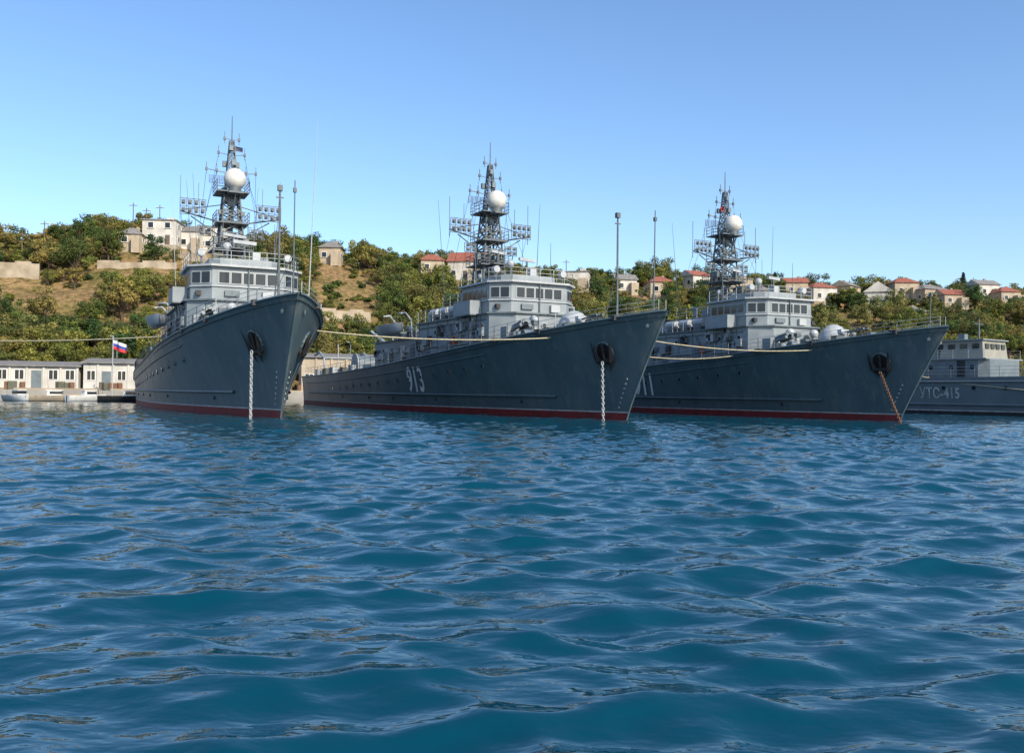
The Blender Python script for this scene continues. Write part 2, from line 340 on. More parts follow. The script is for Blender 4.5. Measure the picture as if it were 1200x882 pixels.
def deckgear():
    B=MB()
    turret(B,-6.0,zdeck(-6.0)-.1)
    for s in(-1,1): B.box((-3.2,s*1.1,zdeck(-3.2)),(.06,2.3,.6),'hull',rz=s*.35)
    for s in(-1,1):
        x=-8.4; z=zdeck(x)-.3
        B.cyl((x,s*2.7,z),(x,s*2.7,z+.8),.28,'grey')
        for k in range(5):
            a=k/4*math.pi; B.cyl((x-.5,s*2.7+.33*math.cos(a),z+.9+.33*math.sin(a)),(x+.8,s*2.7+.33*math.cos(a),z+1.2+.33*math.sin(a)),.13,'grey2',n=10)
        B.cyl((-9.2,s*1.2,4.8),(-9.2,s*1.2,6.3),.2,'grey'); B.ball((-9.2,s*1.2,6.45),.35,'lgrey',n=10)
        B.box((-8.2,s*.6,5.5),(.6,.5,.9),'grey2'); B.cyl((-7.6,s*2.0,4.8),(-7.6,s*2.0,6.1),.12,'lgrey'); B.box((-7.6,s*2.0,6.15),(.4,.4,.3),'mast')
        B.box((-4.2,s*1.5,zdeck(-4.2)+.1),(.9,.6,.8),'canvas',rz=.2*s); B.cyl((-4.6,s*.5,5.0),(-4.6,s*.5,6.1),.13,'grey'); B.ball((-4.6,s*.5,6.15),.22,'grey',n=10,sz=.7)
        B.cyl((-7.1,s*3.2,5.3),(-7.1,s*2.6,5.3),.35,'grey2',n=14); B.box((-9.3,s*3.2,5.4),(.9,.5,1.1),'grey')
        for x in(-1.5,-5.0,-38,-50):
            for q in(-.25,.25): 
                y=hy(x,zdeck(x))-.7
                if y>0.3: B.cyl((x+q,s*y,zdeck(x)-.3),(x+q,s*y,zdeck(x)+.25),.12,'dark',n=10)
        B.cyl((-2.0,s*.25,zdeck(-2)+.15),(-2.0,s*.85,zdeck(-2)+.15),.33,'grey2',n=14)
        pts=[(x,s*(hy(x,zdeck(x))-.08),zdeck(x)) for x in list(np.linspace(-3.5,-56.5,36))]
        rail(B,pts,.95,step=1.5)
        rr=random.Random(3)
        for i in range(14):
            x=-37-rr.random()*18; B.box((x,s*(1.8+rr.random()*2),zdeck(x)+.15),(.5+rr.random(),.5,.8+rr.random()*.6),rr.choice(['grey','grey2','lgrey','canvas']))
        for i in range(8):
            x=-25-rr.random()*10; B.box((x,s*(.8+rr.random()*1.8),6.35),(.4+rr.random(),.5,.4+rr.random()*.7),rr.choice(['grey','grey2','canvas','mast']))
        for x in(-27.2,-31.0):
            B.tube([(x,s*2.9,6.05),(x,s*3.0,7.6),(x,s*3.5,8.2),(x,s*4.1,8.1)],.08,'lgrey'); B.cyl((x,s*4.05,8.1),(x,s*4.0,7.2),.02,'dark',n=4)
        B.tube([(-54,s*2.6,3.0),(-54.6,s*2.6,5.2),(-56.2,s*2.6,5.9),(-58.3,s*2.6,5.6)],.13,'grey')
    B.cyl((-54.6,-2.6,5.2),(-54.6,2.6,5.2),.1,'grey')
    B.cyl((-47,-1.4,4.3),(-47,1.4,4.3),.95,'grey2',n=20); 
    for y in(-1.45,1.45): B.cyl((-47,y-.06,4.3),(-47,y+.06,4.3),1.2,'grey',n=20)
    B.cyl((-42,1.2,3.2),(-42,1.2,5.8),.3,'grey',n=12); B.cyl((-42,1.2,5.6),(-49,1.0,8.0),.14,'lgrey',n=8); B.cyl((-42,1.2,5.8),(-43,1.2,7),.08,'grey',n=6); B.cyl((-43,1.2,7),(-49,1.0,8),.02,'dark',n=4)
    turret(B,-38.8,zdeck(-38.8)-.2,-1,.95)
    B.cyl((-57.4,0,3.0),(-57.9,0,7.0),.05,'lgrey',n=6)
    rail(B,[(3.3,-.25,6.1),(1.0,-1.5,5.85),(-1.0,-2.15,5.7),(-3.5,-2.8,5.45)],.75,r=.014); rail(B,[(3.3,.25,6.1),(1.0,1.5,5.85),(-1.0,2.15,5.7),(-3.5,2.8,5.45)],.75,r=.014)
    return B
def staffs(tall):
    B=MB()
    if tall:
        B.cyl((-1.1,0,zdeck(-1.1)-.3),(-1.1,0,zdeck(-1.1)+6.5),.075,'mast',n=8,r1=.055); B.cyl((-1.1,-.2,zdeck(-1.1)+6.1),(-1.1,.2,zdeck(-1.1)+6.1),.04,'mast',n=5); B.box((-1.1,0,zdeck(-1.1)+6.6),(.25,.25,.3),'mast')
        B.cyl((-1.1,0,zdeck(-1.1)+3.3),(-2.7,0,zdeck(-3)),.03,'mast',n=5)
        B.cyl((2.5,0,zdeck(2.5)-.3),(2.6,0,zdeck(2.5)+5.9),.045,'mast',n=6,r1=.03); B.box((2.6,0,zdeck(2.5)+5.4),(.16,.16,.22),'mast')
        for s in(-1,1): B.cyl((2.55,0,zdeck(2.5)+2.4),(1.2,s*.8,zdeck(1.2)),.02,'mast',n=4)
    else:
        B.cyl((2.3,0,zdeck(2.3)-.3),(2.4,0,zdeck(2.3)+2.3),.04,'mast',n=6,r1=.03); B.box((2.4,0,zdeck(2.3)+2.3),(.16,.16,.22),'mast')
    return B
def lattice(B,xc,z0,z1,w0,w1,n,r,k='mast'):
    def cor(z):
        t=(z-z0)/(z1-z0); w=w0+(w1-w0)*t; return [Vector((xc+a*w,b*w,z)) for a,b in((-1,-1),(1,-1),(1,1),(-1,1))]
    zs=[z0+(z1-z0)*(1-(1-i/n)**1.15) for i in range(n+1)]
    for a,b in zip(zs[:-1],zs[1:]):
        A=cor(a);C=cor(b)
        for i in range(4):
            j=(i+1)%4
            B.cyl(A[i],C[i],r,k,n=5,cap=False); B.cyl(C[i],C[j],r*.7,k,n=4,cap=False)
            B.cyl(A[i],C[j],r*.55,k,n=4,cap=False); B.cyl(A[j],C[i],r*.55,k,n=4,cap=False)
def gridpanel(B,c,w,h,nx,nz,k='mast'):
    x,y,z=c
    for i in range(nx+1): B.cyl((x,y-w/2+w*i/nx,z-h/2),(x,y-w/2+w*i/nx,z+h/2),.03,k,n=4,cap=False)
    for j in range(nz+1): B.cyl((x,y-w/2,z-h/2+h*j/nz),(x,y+w/2,z-h/2+h*j/nz),.03,k,n=4,cap=False)
    for i in range(nx):
        for j in range(nz):
            yy=y-w/2+w*(i+.5)/nx; zz=z-h/2+h*(j+.5)/nz
            B.cyl((x-.25,yy,zz),(x+.28,yy,zz),.025,k,n=4,cap=False); B.box((x+.1,yy,zz),(.04,w/nx*.62,h/nz*.62),k); B.box((x+.25,yy,zz),(.03,w/nx*.35,h/nz*.35),'mast')
def mastmesh():
    B=MB(); X=-18.5
    lattice(B,X,9.1,15.4,1.05,.5,8,.08); lattice(B,X,15.4,19.2,.42,.14,8,.05)
    B.cyl((X,0,19.0),(X,0,21.0),.05,'mast',r1=.03,n=6)
    B.cyl((X,0,9.1),(X,0,15.4),.16,'mast',n=8)
    for z,w in((11.3,1.35),(13.2,1.1),(15.4,1.1)):
        B.box((X,0,z),(w*2,w*2,.08),'mast'); rail(B,[(X+w,-w,z),(X+w,w,z),(X-w,w,z),(X-w,-w,z),(X+w,-w,z)],.8,'mast',.6,.02)
    B.box((X+1.1,.1,15.25),(1.3,1.0,.12),'mast'); B.cyl((X+1.0,.1,15.3),(X+1.0,.1,15.75),.45,'mast',n=12); B.ball((X+1.0,.1,16.3),.76,'dome',n=24)
    B.cyl((X+1.5,.1,15.2),(X+.5,0,13.6),.06,'mast',n=5)
    for s in(-1,1):
        B.cyl((X,s*.6,13.3),(X,s*3.4,13.9),.06,'mast',n=5); B.cyl((X,s*.5,12.2),(X,s*2.7,13.6),.045,'mast',n=5); B.cyl((X,s*.55,14.6),(X,s*3.2,14.0),.04,'mast',n=5)
        gridpanel(B,(X+.35,s*2.6,14.2),1.7,1.1,4,2); gridpanel(B,(X+.3,s*1.75,12.6),1.0,.7,2,2)
        B.cyl((X,s*3.4,13.3),(X,s*3.4,16.4),.025,'mast',n=4); B.cyl((X,s*2.2,14.7),(X,s*2.2,16.0),.025,'mast',n=4)
        B.box((X+.2,s*1.0,12.0),(.5,.4,.5),'grey2'); B.ball((X+.5,s*.9,10.4),.3,'lgrey',n=8)
        B.cyl((X,s*.3,16.9),(X,s*1.7,17.05),.035,'mast',n=4); B.cyl((X,s*.2,18.2),(X,s*.9,18.3),.03,'mast',n=4); B.cyl((X,0,19.3),(X,s*.5,19.35),.025,'mast',n=4)
        for z,y in((17.05,1.7),(17.0,1.0),(18.3,.9),(19.35,.5)): B.cyl((X,s*y,z-.35),(X,s*y,z+.5),.03,'mast',n=4); B.box((X,s*y,z),(.15,.15,.22),'mast')
        B.box((X+.35,s*.55,16.2+.7*s),(.3,.3,.45),'grey2'); B.box((X-.3,s*.45,17.6),(.25,.25,.4),'grey2')
        B.cyl((X,s*1.7,17.0),(-22,s*2.2,8.3),.014,'dark',n=3,cap=False); B.cyl((X,s*1.0,17.0),(-16.3,s*2.9,9.4),.014,'dark',n=3,cap=False)
        B.cyl((X,s*3.3,13.8),(-22,s*3.2,7.2),.012,'dark',n=3,cap=False); B.cyl((X,s*.9,18.2),(X,s*2.6,9.2),.012,'dark',n=3,cap=False)
        for z in(9.8,10.7,11.9,14.0): B.box((X+.3,s*(1.05-.06*(z-9)),z),(.35,.3,.3),'grey2' if z!=10.7 else 'dark')
    B.box((X-.9,0,11.9),(.6,1.2,.9),'mast'); B.box((X+.9,.3,9.9),(.5,.9,.8),'grey2'); B.box((X,0,15.0),(.9,.9,.5),'mast')
    B.cyl((X-.9,0,15.4),(X-.9,0,16.3),.1,'mast'); 
    for k in range(7): B.cyl((X-.9,-1.4,16.3+.09*k),(X-.9,1.4,16.3+.09*k),.018,'mast',n=4)
    for y in np.linspace(-1.4,1.4,9): B.cyl((X-.9,y,16.3),(X-.9,y,16.84),.018,'mast',n=4)
    B.box((X+1.4,0,11.3),(1.2,1.2,.08),'mast'); B.cyl((X+1.5,0,11.3),(X+1.5,0,12.1),.12,'mast'); B.box((X+1.5,0,12.2),(.25,1.9,.2),'lgrey',rz=.5)
    for k in range(30): B.box((X-.9+.018*k,0,9.3+.2*k),(.03,.4,.03),'mast')
    for i,(z,r) in enumerate(((18.6,.26),(17.6,.3),(14.7,.35),(10.3,.3))): B.box((X+.4,-.1+.2*(i%2),z),(r,r,r*1.3),'grey2')
    return B
def boatmesh(L,W,H,k1,k2,cover=None):
    B=MB(); N=12; vs=[]
    for i in range(N+1):
        t=i/N; x=L*(t-.5); w=W/2*(1-max(0,(t-.45)/.55)**2.2)*(.82+.18*min(t/.3,1)); w=max(w,.02); sh=H*(1+.35*max(0,t-.4)**1.5)
        vs+=[(x,-w,sh),(x,-w*.78,sh*.35),(x,0,0.0+.25*H*max(0,(t-.8)/.2)),(x,w*.78,sh*.35),(x,w,sh),(x,w*.85,sh-.08),(x,-w*.85,sh-.08)]
    fs=[];fd=[]
    for i in range(N):
        for j in range(4): fs.append((i*7+j,(i+1)*7+j,(i+1)*7+j+1,i*7+j+1))
        fd.append((i*7+5,(i+1)*7+5,(i+1)*7+6,i*7+6))
        fd.append((i*7+4,(i+1)*7+4,(i+1)*7+5,i*7+5)); fd.append((i*7+6,(i+1)*7+6,(i+1)*7,i*7))
    B.add(vs,fs,k1,True); B.add(vs,fd,k2); B.add(vs[:5],[(0,1,2,3,4)],k1)
    return B
def textmesh(body,size,name):
    cu=bpy.data.curves.new(name,'FONT'); cu.body=body; cu.size=size; cu.offset=.022*size; cu.align_x='CENTER'; cu.space_character=1.05; cu.resolution_u=4
    o=bpy.data.objects.new(name,cu); COL.objects.link(o); bpy.context.view_layer.update()
    dg=bpy.context.evaluated_depsgraph_get(); me=bpy.data.meshes.new_from_object(o.evaluated_get(dg)); bpy.data.objects.remove(o); return me
def hull_text(body,size,xc,zc,parent,hyf,name='hull_number',mat='white',stretch=1.0):
    import bmesh
    me=textmesh(body,size,name); bm=bmesh.new(); bm.from_mesh(me)
    bmesh.ops.triangulate(bm,faces=bm.faces[:]); bmesh.ops.subdivide_edges(bm,edges=bm.edges[:],cuts=2,use_grid_fill=True)
    for v in bm.verts:
        x=xc+v.co.x*stretch; z=zc+v.co.y-size*.35; v.co=Vector((x,-(hyf(x,z)+.04),z))
    bm.to_mesh(me); bm.free(); me.materials.clear(); me.materials.append(M[mat])
    o=bpy.data.objects.new(name,me); COL.objects.link(o); o.parent=parent
# ------------------------------------------------------------------ place minesweepers
parts={}
def build_ship(X,Y,th,sc,number,chainspec,tall=True,nx=-22.2):
    e=empty('minesweeper_ship',(X,Y,0),math.radians(th-90),sc)
    if not parts:
        parts['hull']=hull_mesh().obj('hull',e); parts['anchors']=anchors().obj('anchors',e)
        parts['superstructure']=superstructure().obj('superstructure',e); parts['deck_gear']=deckgear().obj('deck_gear',e); parts['mast']=mastmesh().obj('mast',e)
        lb=boatmesh(4.6,1.7,.9,'lgrey','grey2'); parts['lifeboat']=lb.obj('lifeboat',e,(-29.1,-4.0,6.3)); 
    else:
        for k,o in parts.items():
            q=inst(o,e,k); q.location=o.location
    staffs(tall).obj('bow_staffs',e)
    q=inst(parts['lifeboat'],e,'lifeboat'); q.location=(-29.1,4.0,6.3)
    if number: hull_text(number,2.7,nx,2.55,e,hy,stretch=.70)
    p0,p1,k=chainspec; chain(p0,p1,k).obj('anchor_chain',e)
    return e
s1=build_ship(-12.8,49.3,26,1.06,None,((-.3,-1.5,3.5),(-.3,-1.5,-.4),'lgrey'))
s2=build_ship(6.82,52.5,28,1.0,'913',((-.4,-1.5,3.4),(-.1,-1.6,-.4),'lgrey'))
s3=build_ship(24.6,56.2,25.5,.935,'911',((-.4,-1.45,3.3),(3.0,-3.2,-.4),'rusty'),False,-23.8)
w=MB(); w.cyl((0.6,1.2,5.7),(.9,1.5,15.6),.035,'lgrey',r1=.012,n=5); w.cyl((-24,-3,7),(-24.5,-3.4,16),.035,'lgrey',r1=.012,n=5); w.obj('whip_aerials',s1)
w=MB(); w.add([(-18.5,.1,18.9),(-18.4,.75,18.8),(-18.5,.75,18.5),(-18.5,.1,18.55)],[(0,1,2,3)],'pennant'); w.obj('pennant',s1)
w=MB(); w.add([(-18.5,-.1,18.0),(-18.4,-.45,17.9),(-18.5,-.45,17.5),(-18.5,-.1,17.6)],[(0,1,2,3)],'flagred'); w.obj('pennant',s3)
# ------------------------------------------------------------------ training ship (right edge)
def hy4(x,z):
    s=min(max((1.2*z/3.4-x)/48,0),1); p=min(s/.3,1); return max(.05,(3.9+.35*z/3)*(1-(1-p)**2)**.8)
e4=empty('training_ship',(55.5,62.5,0),math.radians(35-90),1)
h=MB(); N=40; zs=[-1.2,0,.3,.4,1.0,1.8,2.6,3.3]
for side in(-1,1):
    for j in range(len(zs)-1):
        vs=[];
        for i in range(N+1):
            s=(i/N)**1.4
            for z in(zs[j],zs[j+1]):
                zz=z+(0 if j<4 else .4*(z/3.3)*max(0,1-s/.5)**2); x=1.2*z/3.4-s*48; vs.append((x,side*hy4(x,min(z,3.3)),zz))
        fs=[(2*i,2*i+2,2*i+3,2*i+1) for i in range(N)]
        h.add(vs,fs if side<0 else [f[::-1] for f in fs],'dark' if j<2 else('line' if j==2 else 'hull2'),True)
dv=[]
for i in range(N+1):
    x=1.2-(i/N)**1.4*48; y=hy4(x,3.3)-.05; dv+=[(x,-y,3.15),(x,y,3.15)]
h.add(dv,[(2*i,2*i+1,2*i+3,2*i+2) for i in range(N)],'deck')
h.add([(-46.8,-4.2,-1),(-46.8,4.2,-1),(-46.8,4.2,3.3),(-46.8,-4.2,3.3)],[(0,1,2,3)],'hull2')
for side in(-1,1):
    h.tube([(x,side*(hy4(x,2.9)+.03),2.9) for x in np.linspace(-8,-46,20)],.1,'hull2')
    h.tube([(x,side*(hy4(x,.9)+.03),.9) for x in np.linspace(-8,-46,20)],.12,'hull2')
    rail(h,[(x,side*(hy4(x,3.3)-.1),3.3) for x in np.linspace(-6,-46,20)],.9)
    for x in np.arange(-10,-44,-2.7):
        h.cyl((x,side*(hy4(x,2.3)-.05),2.35),(x,side*(hy4(x,2.3)+.05),2.35),.17,'glass',n=10)
h.obj('hull',e4)
B=MB()
B.prism([(-20.2,-2.6),(-20.2,2.6),(-21,3.1),(-33,3.1),(-33,-3.1),(-21,-3.1)][::-1],3.1,4.9,'grey2'); B.box((-26.8,0,4.95),(13.2,6.6,.1),'grey')
B.box((-23,0,5.8),(4.0,4.4,1.65),'tan',tap=.92); B.box((-29.0,0,5.55),(4.4,4.2,1.15),'tan',tap=.95)
B.cyl((-26.0,-.6,5.0),(-26.0,-.6,6.7),.9,'tan',n=18,r1=.8); B.box((-23,0,6.68),(4.1,4.5,.1),'grey')
B.cyl((-31.0,-1.5,5.0),(-31.0,-1.5,6.3),.5,'tan',n=14); B.ball((-31.0,-1.5,6.3),.5,'tan',n=12)
for x in np.arange(-21.5,-32.5,-1.9):
    for s in(-1,1): B.cyl((x,s*3.0,4.2),(x,s*3.13,4.2),.2,'glass',n=10)
for x in np.arange(-21.7,-25,-1.1):
    for s in(-1,1): B.box((x,s*2.12,6.1),(.6,.1,.45),'glass')
for y in(-1.4,-.45,.45,1.4): B.box((-21.05,y,6.1),(.1,.6,.45),'glass')
for x in(-22.5,-27.5): B.box((x,-3.12,4.0),(.7,.08,1.6),'dark')
B.cyl((-22.5,0,6.7),(-22.5,0,8.7),.1,'mast',r1=.05); B.cyl((-22.5,-.8,8.2),(-22.5,.8,8.2),.04,'mast'); B.box((-23.5,-.9,7.0),(.6,.6,.6),'grey2')
for x in(-28,-30,-32): B.box((x,-2.6,5.35),(1.0,.6,.7),'grey')
rail(B,[(-20.4,-3.2,5.0),(-33,-3.2,5.0)],.8); rail(B,[(-20.4,3.2,5.0),(-33,3.2,5.0)],.8)
B.box((-15,0,3.7),(1.6,1.6,1.0),'grey2'); B.cyl((-11,0,3.1),(-11,0,4.2),.4,'grey2'); B.box((-36,0,3.8),(3,3,1.2),'grey2')
B.obj('superstructure',e4)
hull_text('УТС-415',1.3,-23.9,1.9,e4,hy4,'hull_name',mat='line',stretch=.72)
# ------------------------------------------------------------------ ropes
def rope(p0,p1,sag,name='mooring_rope',r=.045):
    a=Vector(p0);b=Vector(p1); B=MB(); pts=[]
    for i in range(25):
        t=i/24; p=a.lerp(b,t); p.z-=sag*4*t*(1-t); pts.append(p)
    B.tube(pts,r,'rope',n=6); B.obj(name)
bpy.context.view_layer.update()
def W_(e,p): return e.matrix_world@Vector(p)
rope((-62,76,6.6),W_(s1,(-15,-4.75,4.9)),.7)
rope(W_(s1,(-3.5,2.7,4.9)),W_(s2,(-4,-2.95,4.95)),.3)
rope(W_(s2,(-1,1.9,4.9)),W_(s3,(-5,-3.1,4.9)),.3,r=.035)
rope(W_(s2,(-9.5,3.9,4.85)),W_(s3,(-12.0,-4.3,4.7)),.5,r=.035)
rope(W_(s3,(-2,2.1,4.9)),W_(e4,(-25,-3.9,3.3)),.5,r=.035)
rope(W_(e4,(-27,-3.95,3.3)),(56,52,.5),.35)
dp=MB(); dp.cyl((-62,76,-3),(-62,76,6.4),.35,'rusty',n=14); dp.cyl((-62,76,6.4),(-62,76,6.6),.5,'concrete',n=14); dp.cyl((-62.6,76,6.0),(-61.4,76,6.0),.12,'dark'); dp.obj('mooring_pile')
bu=MB(); bu.cyl((56,52,-.6),(56,52,.4),.9,'rusty',n=20); bu.cyl((56,52,.4),(56,52,.7),.12,'dark'); bu.obj('mooring_buoy')
# ------------------------------------------------------------------ terrain
def Ys(X): return 106+.3*(np.clip(X,-260,400)+60)
Hx=[-400,-110,-80,-42,-15,0,48,102,156,500]; Hv=[26,30.5,34,33,30.5,29.5,28.8,29.5,30.5,34]
def tnoise(X,Y):
    return (np.sin(X*.071+1.3)*np.cos(Y*.063+.4)+.6*np.sin(X*.16+Y*.11)+.35*np.sin(X*.33-Y*.27+2)+.2*np.sin(X*.71+Y*.63))
def terr(X,t):
    X=np.asarray(X,float); t=np.asarray(t,float)
    H=np.interp(X,Hx,Hv); u=np.clip((t-13)/87,0,1)
    f=u*.85+.15*u*u*(3-2*u)
    st=np.sin(u*2*math.pi*5+X*.02)*.012
    z=1.2+(H-1.2)*(f+st*(u>0)*(u<1))
    z=z+tnoise(X,Ys(X)+t)*.9*np.clip((t-14)/25,0,1)
    z=z-np.clip((t-130)/900,0,1)*12
    return z
def gz(X,Y): return float(terr(X,Y-Ys(X)))
xsn=np.concatenate([np.linspace(-1500,-200,30),np.arange(-190,330,2.5),np.linspace(340,1800,40)])
ts=np.concatenate([[0.0,0.02,6,12],np.arange(14,132,2.2),np.geomspace(135,3000,40)])
XX,TT=np.meshgrid(xsn,ts); ZZ=terr(XX,TT); ZZ[0,:]=-4
V=np.stack([XX,Ys(XX)+TT,ZZ],-1).reshape(-1,3)
def gridobj(name,V,nx,ny,mat,smooth=True):
    me=bpy.data.meshes.new(name); me.vertices.add(len(V)); me.vertices.foreach_set('co',V.astype(np.float32).ravel())
    i,j=np.meshgrid(np.arange(nx-1),np.arange(ny-1)); a=(j*nx+i).ravel(); F=np.stack([a,a+1,a+nx+1,a+nx],-1)
    me.loops.add(F.size); me.loops.foreach_set('vertex_index',F.ravel().astype(np.int32)); me.polygons.add(len(F))
    me.polygons.foreach_set('loop_start',np.arange(0,F.size,4,dtype=np.int32)); me.polygons.foreach_set('loop_total',np.full(len(F),4,dtype=np.int32))
    me.polygons.foreach_set('use_smooth',np.full(len(F),smooth)); me.materials.append(mat); me.update(calc_edges=True); me.validate()
    o=bpy.data.objects.new(name,me); COL.objects.link(o); return o
m,nt,b=newmat('hillside_dry_grass'); N=nt.nodes;L=nt.links; b.inputs['Roughness'].default_value=.95; b.inputs['Specular IOR Level'].default_value=.1
tc=N.new('ShaderNodeTexCoord')
def nz(s,d=6):
    n=N.new('ShaderNodeTexNoise'); n.inputs['Scale'].default_value=s; n.inputs['Detail'].default_value=d; n.inputs['Roughness'].default_value=.66; L.new(tc.outputs['Object'],n.inputs['Vector']); return n
n1=nz(.11,8);r1=N.new('ShaderNodeValToRGB'); e=r1.color_ramp.elements; e[0].position=.34; e[0].color=(.15,.14,.05,1); e[1].position=.66; e[1].color=(.31,.20,.12,1); k=e.new(.46); k.color=(.31,.225,.11,1); L.new(n1.outputs[0],r1.inputs[0])
n2=nz(.8,10);r2=N.new('ShaderNodeValToRGB'); e=r2.color_ramp.elements; e[0].position=.36; e[0].color=(.40,.44,.32,1); e[1].position=.60; e[1].color=(1.2,1.12,1.05,1); L.new(n2.outputs[0],r2.inputs[0])
mx=N.new('ShaderNodeMix'); mx.data_type='RGBA'; mx.blend_type='MULTIPLY'; mx.inputs[0].default_value=1; L.new(r1.outputs[0],mx.inputs[6]); L.new(r2.outputs[0],mx.inputs[7]); L.new(mx.outputs[2],b.inputs['Base Color'])
bp=N.new('ShaderNodeBump'); bp.inputs['Distance'].default_value=.9; bp.inputs['Strength'].default_value=1.0; L.new(n2.outputs[0],bp.inputs['Height']); L.new(bp.outputs[0],b.inputs['Normal'])
hill=gridobj('hillside_terrain',V,len(xsn),len(ts),m)
q=MB(); 
for x in np.arange(-150,250,10):
    x0,x1=x,x+9.97; q.add([(x0,Ys(x0)-.5,-3),(x1,Ys(x1)-.5,-3),(x1,Ys(x1)+7,-3),(x0,Ys(x0)+7,-3),(x0,Ys(x0)-.5,1.3),(x1,Ys(x1)-.5,1.3),(x1,Ys(x1)+7,1.3),(x0,Ys(x0)+7,1.3)],[(4,5,6,7),(0,1,5,4),(1,2,6,5),(3,0,4,7)],'concrete')
    q.box((x+5,float(Ys(x+5))-.1,1.4),(9.4,.35,.25),'stone',rz=math.atan(.3)); q.cyl((x+5,float(Ys(x+5))-.62,.1),(x+5,float(Ys(x+5))-.62,.9),.25,'dark',n=10)
q.obj('quay')
# ------------------------------------------------------------------ buildings
houses=[]
def bearing(az,t):
    Y=(106+18+t)/(1-.3*az); return az*Y,Y
def house(az,t,w,d,h,roof,wall,kind='gable',rz=0,name='hillside_house',rh=1.6,storeys=1,fr=9.0):
    X,Y=bearing(az,t); zg=min(gz(X-w/2,Y-d/2),gz(X+w/2,Y-d/2),gz(X,Y+d/2)); zt=gz(X,Y)
    e=empty(name,(X,Y,zt),rz); houses.append((X,Y,w,fr))
    B=MB(); dz=zg-zt-1.0; fh=-.0
    B.box((0,0,(dz+fh)/2),(w+.3,d+.3,fh-dz),'stone'); B.box((0,0,fh+h/2),(w,d,h),wall)
    if storeys==1: B.box((w*.3,-d/2-.9,1.1+dz*.3),(w*.35,1.8,2.2-dz*.6),'cream')
    B.obj('walls',e)
    R=MB(); o=.4
    if kind=='gable':
        z=fh+h; vs=[(-w/2-o,-d/2-o,z-.1),(w/2+o,-d/2-o,z-.1),(w/2+o,d/2+o,z-.1),(-w/2-o,d/2+o,z-.1),(-w/2-o,0,z+rh),(w/2+o,0,z+rh)]
        R.add(vs,[(0,1,5,4),(2,3,4,5),(3,2,1,0)],roof); R.add(vs,[(1,2,5),(3,0,4)],wall)
        R.box((w*.2,d*.15,z+rh*.9),(.6,.6,1.3),'stone')
    elif kind=='hip':
        z=fh+h; r_=min(w,d)*.35; vs=[(-w/2-o,-d/2-o,z-.1),(w/2+o,-d/2-o,z-.1),(w/2+o,d/2+o,z-.1),(-w/2-o,d/2+o,z-.1),(-w/2+r_,0,z+rh),(w/2-r_,0,z+rh)]
        R.add(vs,[(0,1,5,4),(2,3,4,5),(3,2,1,0),(1,2,5),(3,0,4)],roof); R.box((w*.2,d*.15,z+rh*.8),(.6,.6,1.3),'stone')
    else:
        R.box((0,0,fh+h+.12),(w+.5,d+.5,.24),roof); R.box((w*.25,0,fh+h+.6),(w*.2,d*.4,.8),wall)
    R.obj('roof',e)
    Wn=MB(); n=max(2,int(w/2.6))
    for sidx in range(storeys):
        zc=fh+1.6+sidx*2.6
        for i in range(n):
            x=-w/2+w*(i+.5)/n
            if sidx==0 and i==n//2: Wn.box((x,-d/2-.02,fh+1.05),(.95,.1,2.1),'wood')
            else:
                Wn.box((x,-d/2-.01,zc),(1.25,.1,1.35),'white'); Wn.box((x,-d/2-.03,zc),(1.05,.1,1.15),'glass'); Wn.box((x,-d/2-.06,zc-.72),(1.4,.2,.08),'stone')
        for s in(-1,1):
            for y in(-d*.22,d*.22): Wn.box((s*(w/2+.01),y,zc),(.1,1.1,1.25),'white'); Wn.box((s*(w/2+.03),y,zc),(.1,.9,1.05),'glass')
    Wn.obj('windows',e); return e
house(-.395,92,7,7,5.2,'roofgrey','plaster','flat',.1,'villa_building',storeys=2,fr=7)
house(-.362,95,5,6,4.0,'roofgrey','plaster','gable',.1,fr=6)
house(-.335,96,5,6,5.2,'roofgrey','plaster','flat',.1,'villa_building',storeys=2)
house(-.43,88,4.5,5,2.8,'roofgrey','cream','hip',.2,fr=6)
house(-.205,98,5,5,3.4,'roofgrey','cream','hip')
house(-.092,92,5.5,5,3.2,'roofred','cream','hip',.2)
house(-.05,92,8.5,7,4.4,'roofred','plaster','gable',-.2,rh=2.6,fr=14)
house(.02,98,6,6,3.2,'roofgrey','cream','hip')
house(.072,94,6.5,6,4.0,'roofgrey','plaster','flat',-.2,fr=13)
house(.125,96,5.5,5,3.2,'roofgrey','plaster','gable',.2)
house(.165,92,6,6,3.4,'roofred','cream','hip',.1)
house(.205,98,6,6,3.4,'roofred','plaster','gable',.5)
house(.25,95,8,7,4.0,'roofgrey','cream','flat',0)
house(.275,86,6,6,3.4,'roofgrey','cream','hip',.1)
house(.318,98,6,6,3.6,'roofred','cream','gable',-.1,fr=12)
house(.345,93,7,7,3.8,'roofred','plaster','hip',.2,fr=12)
house(.375,99,7,6,4.2,'roofgrey','cream','gable',.8)
house(.412,91,7.5,7,4.4,'roofred','plaster','gable',1.2,rh=2.8,fr=15)
house(.44,99,7,6,3.8,'roofred','cream','hip',0)
house(.468,94,8,7,3.8,'roofgrey','cream','hip',.3)
house(.492,84,6,6,3.2,'roofred','cream','gable',.1)
house(.53,98,7,6,3.6,'roofgrey','plaster','gable',.2)
house(.555,92,6,6,3.4,'roofred','cream','hip',.1)
house(.30,72,6,6,3.2,'roofgrey','cream','gable',.1)
house(.45,74,6,6,3.2,'roofgrey','cream','hip',.4,fr=6)
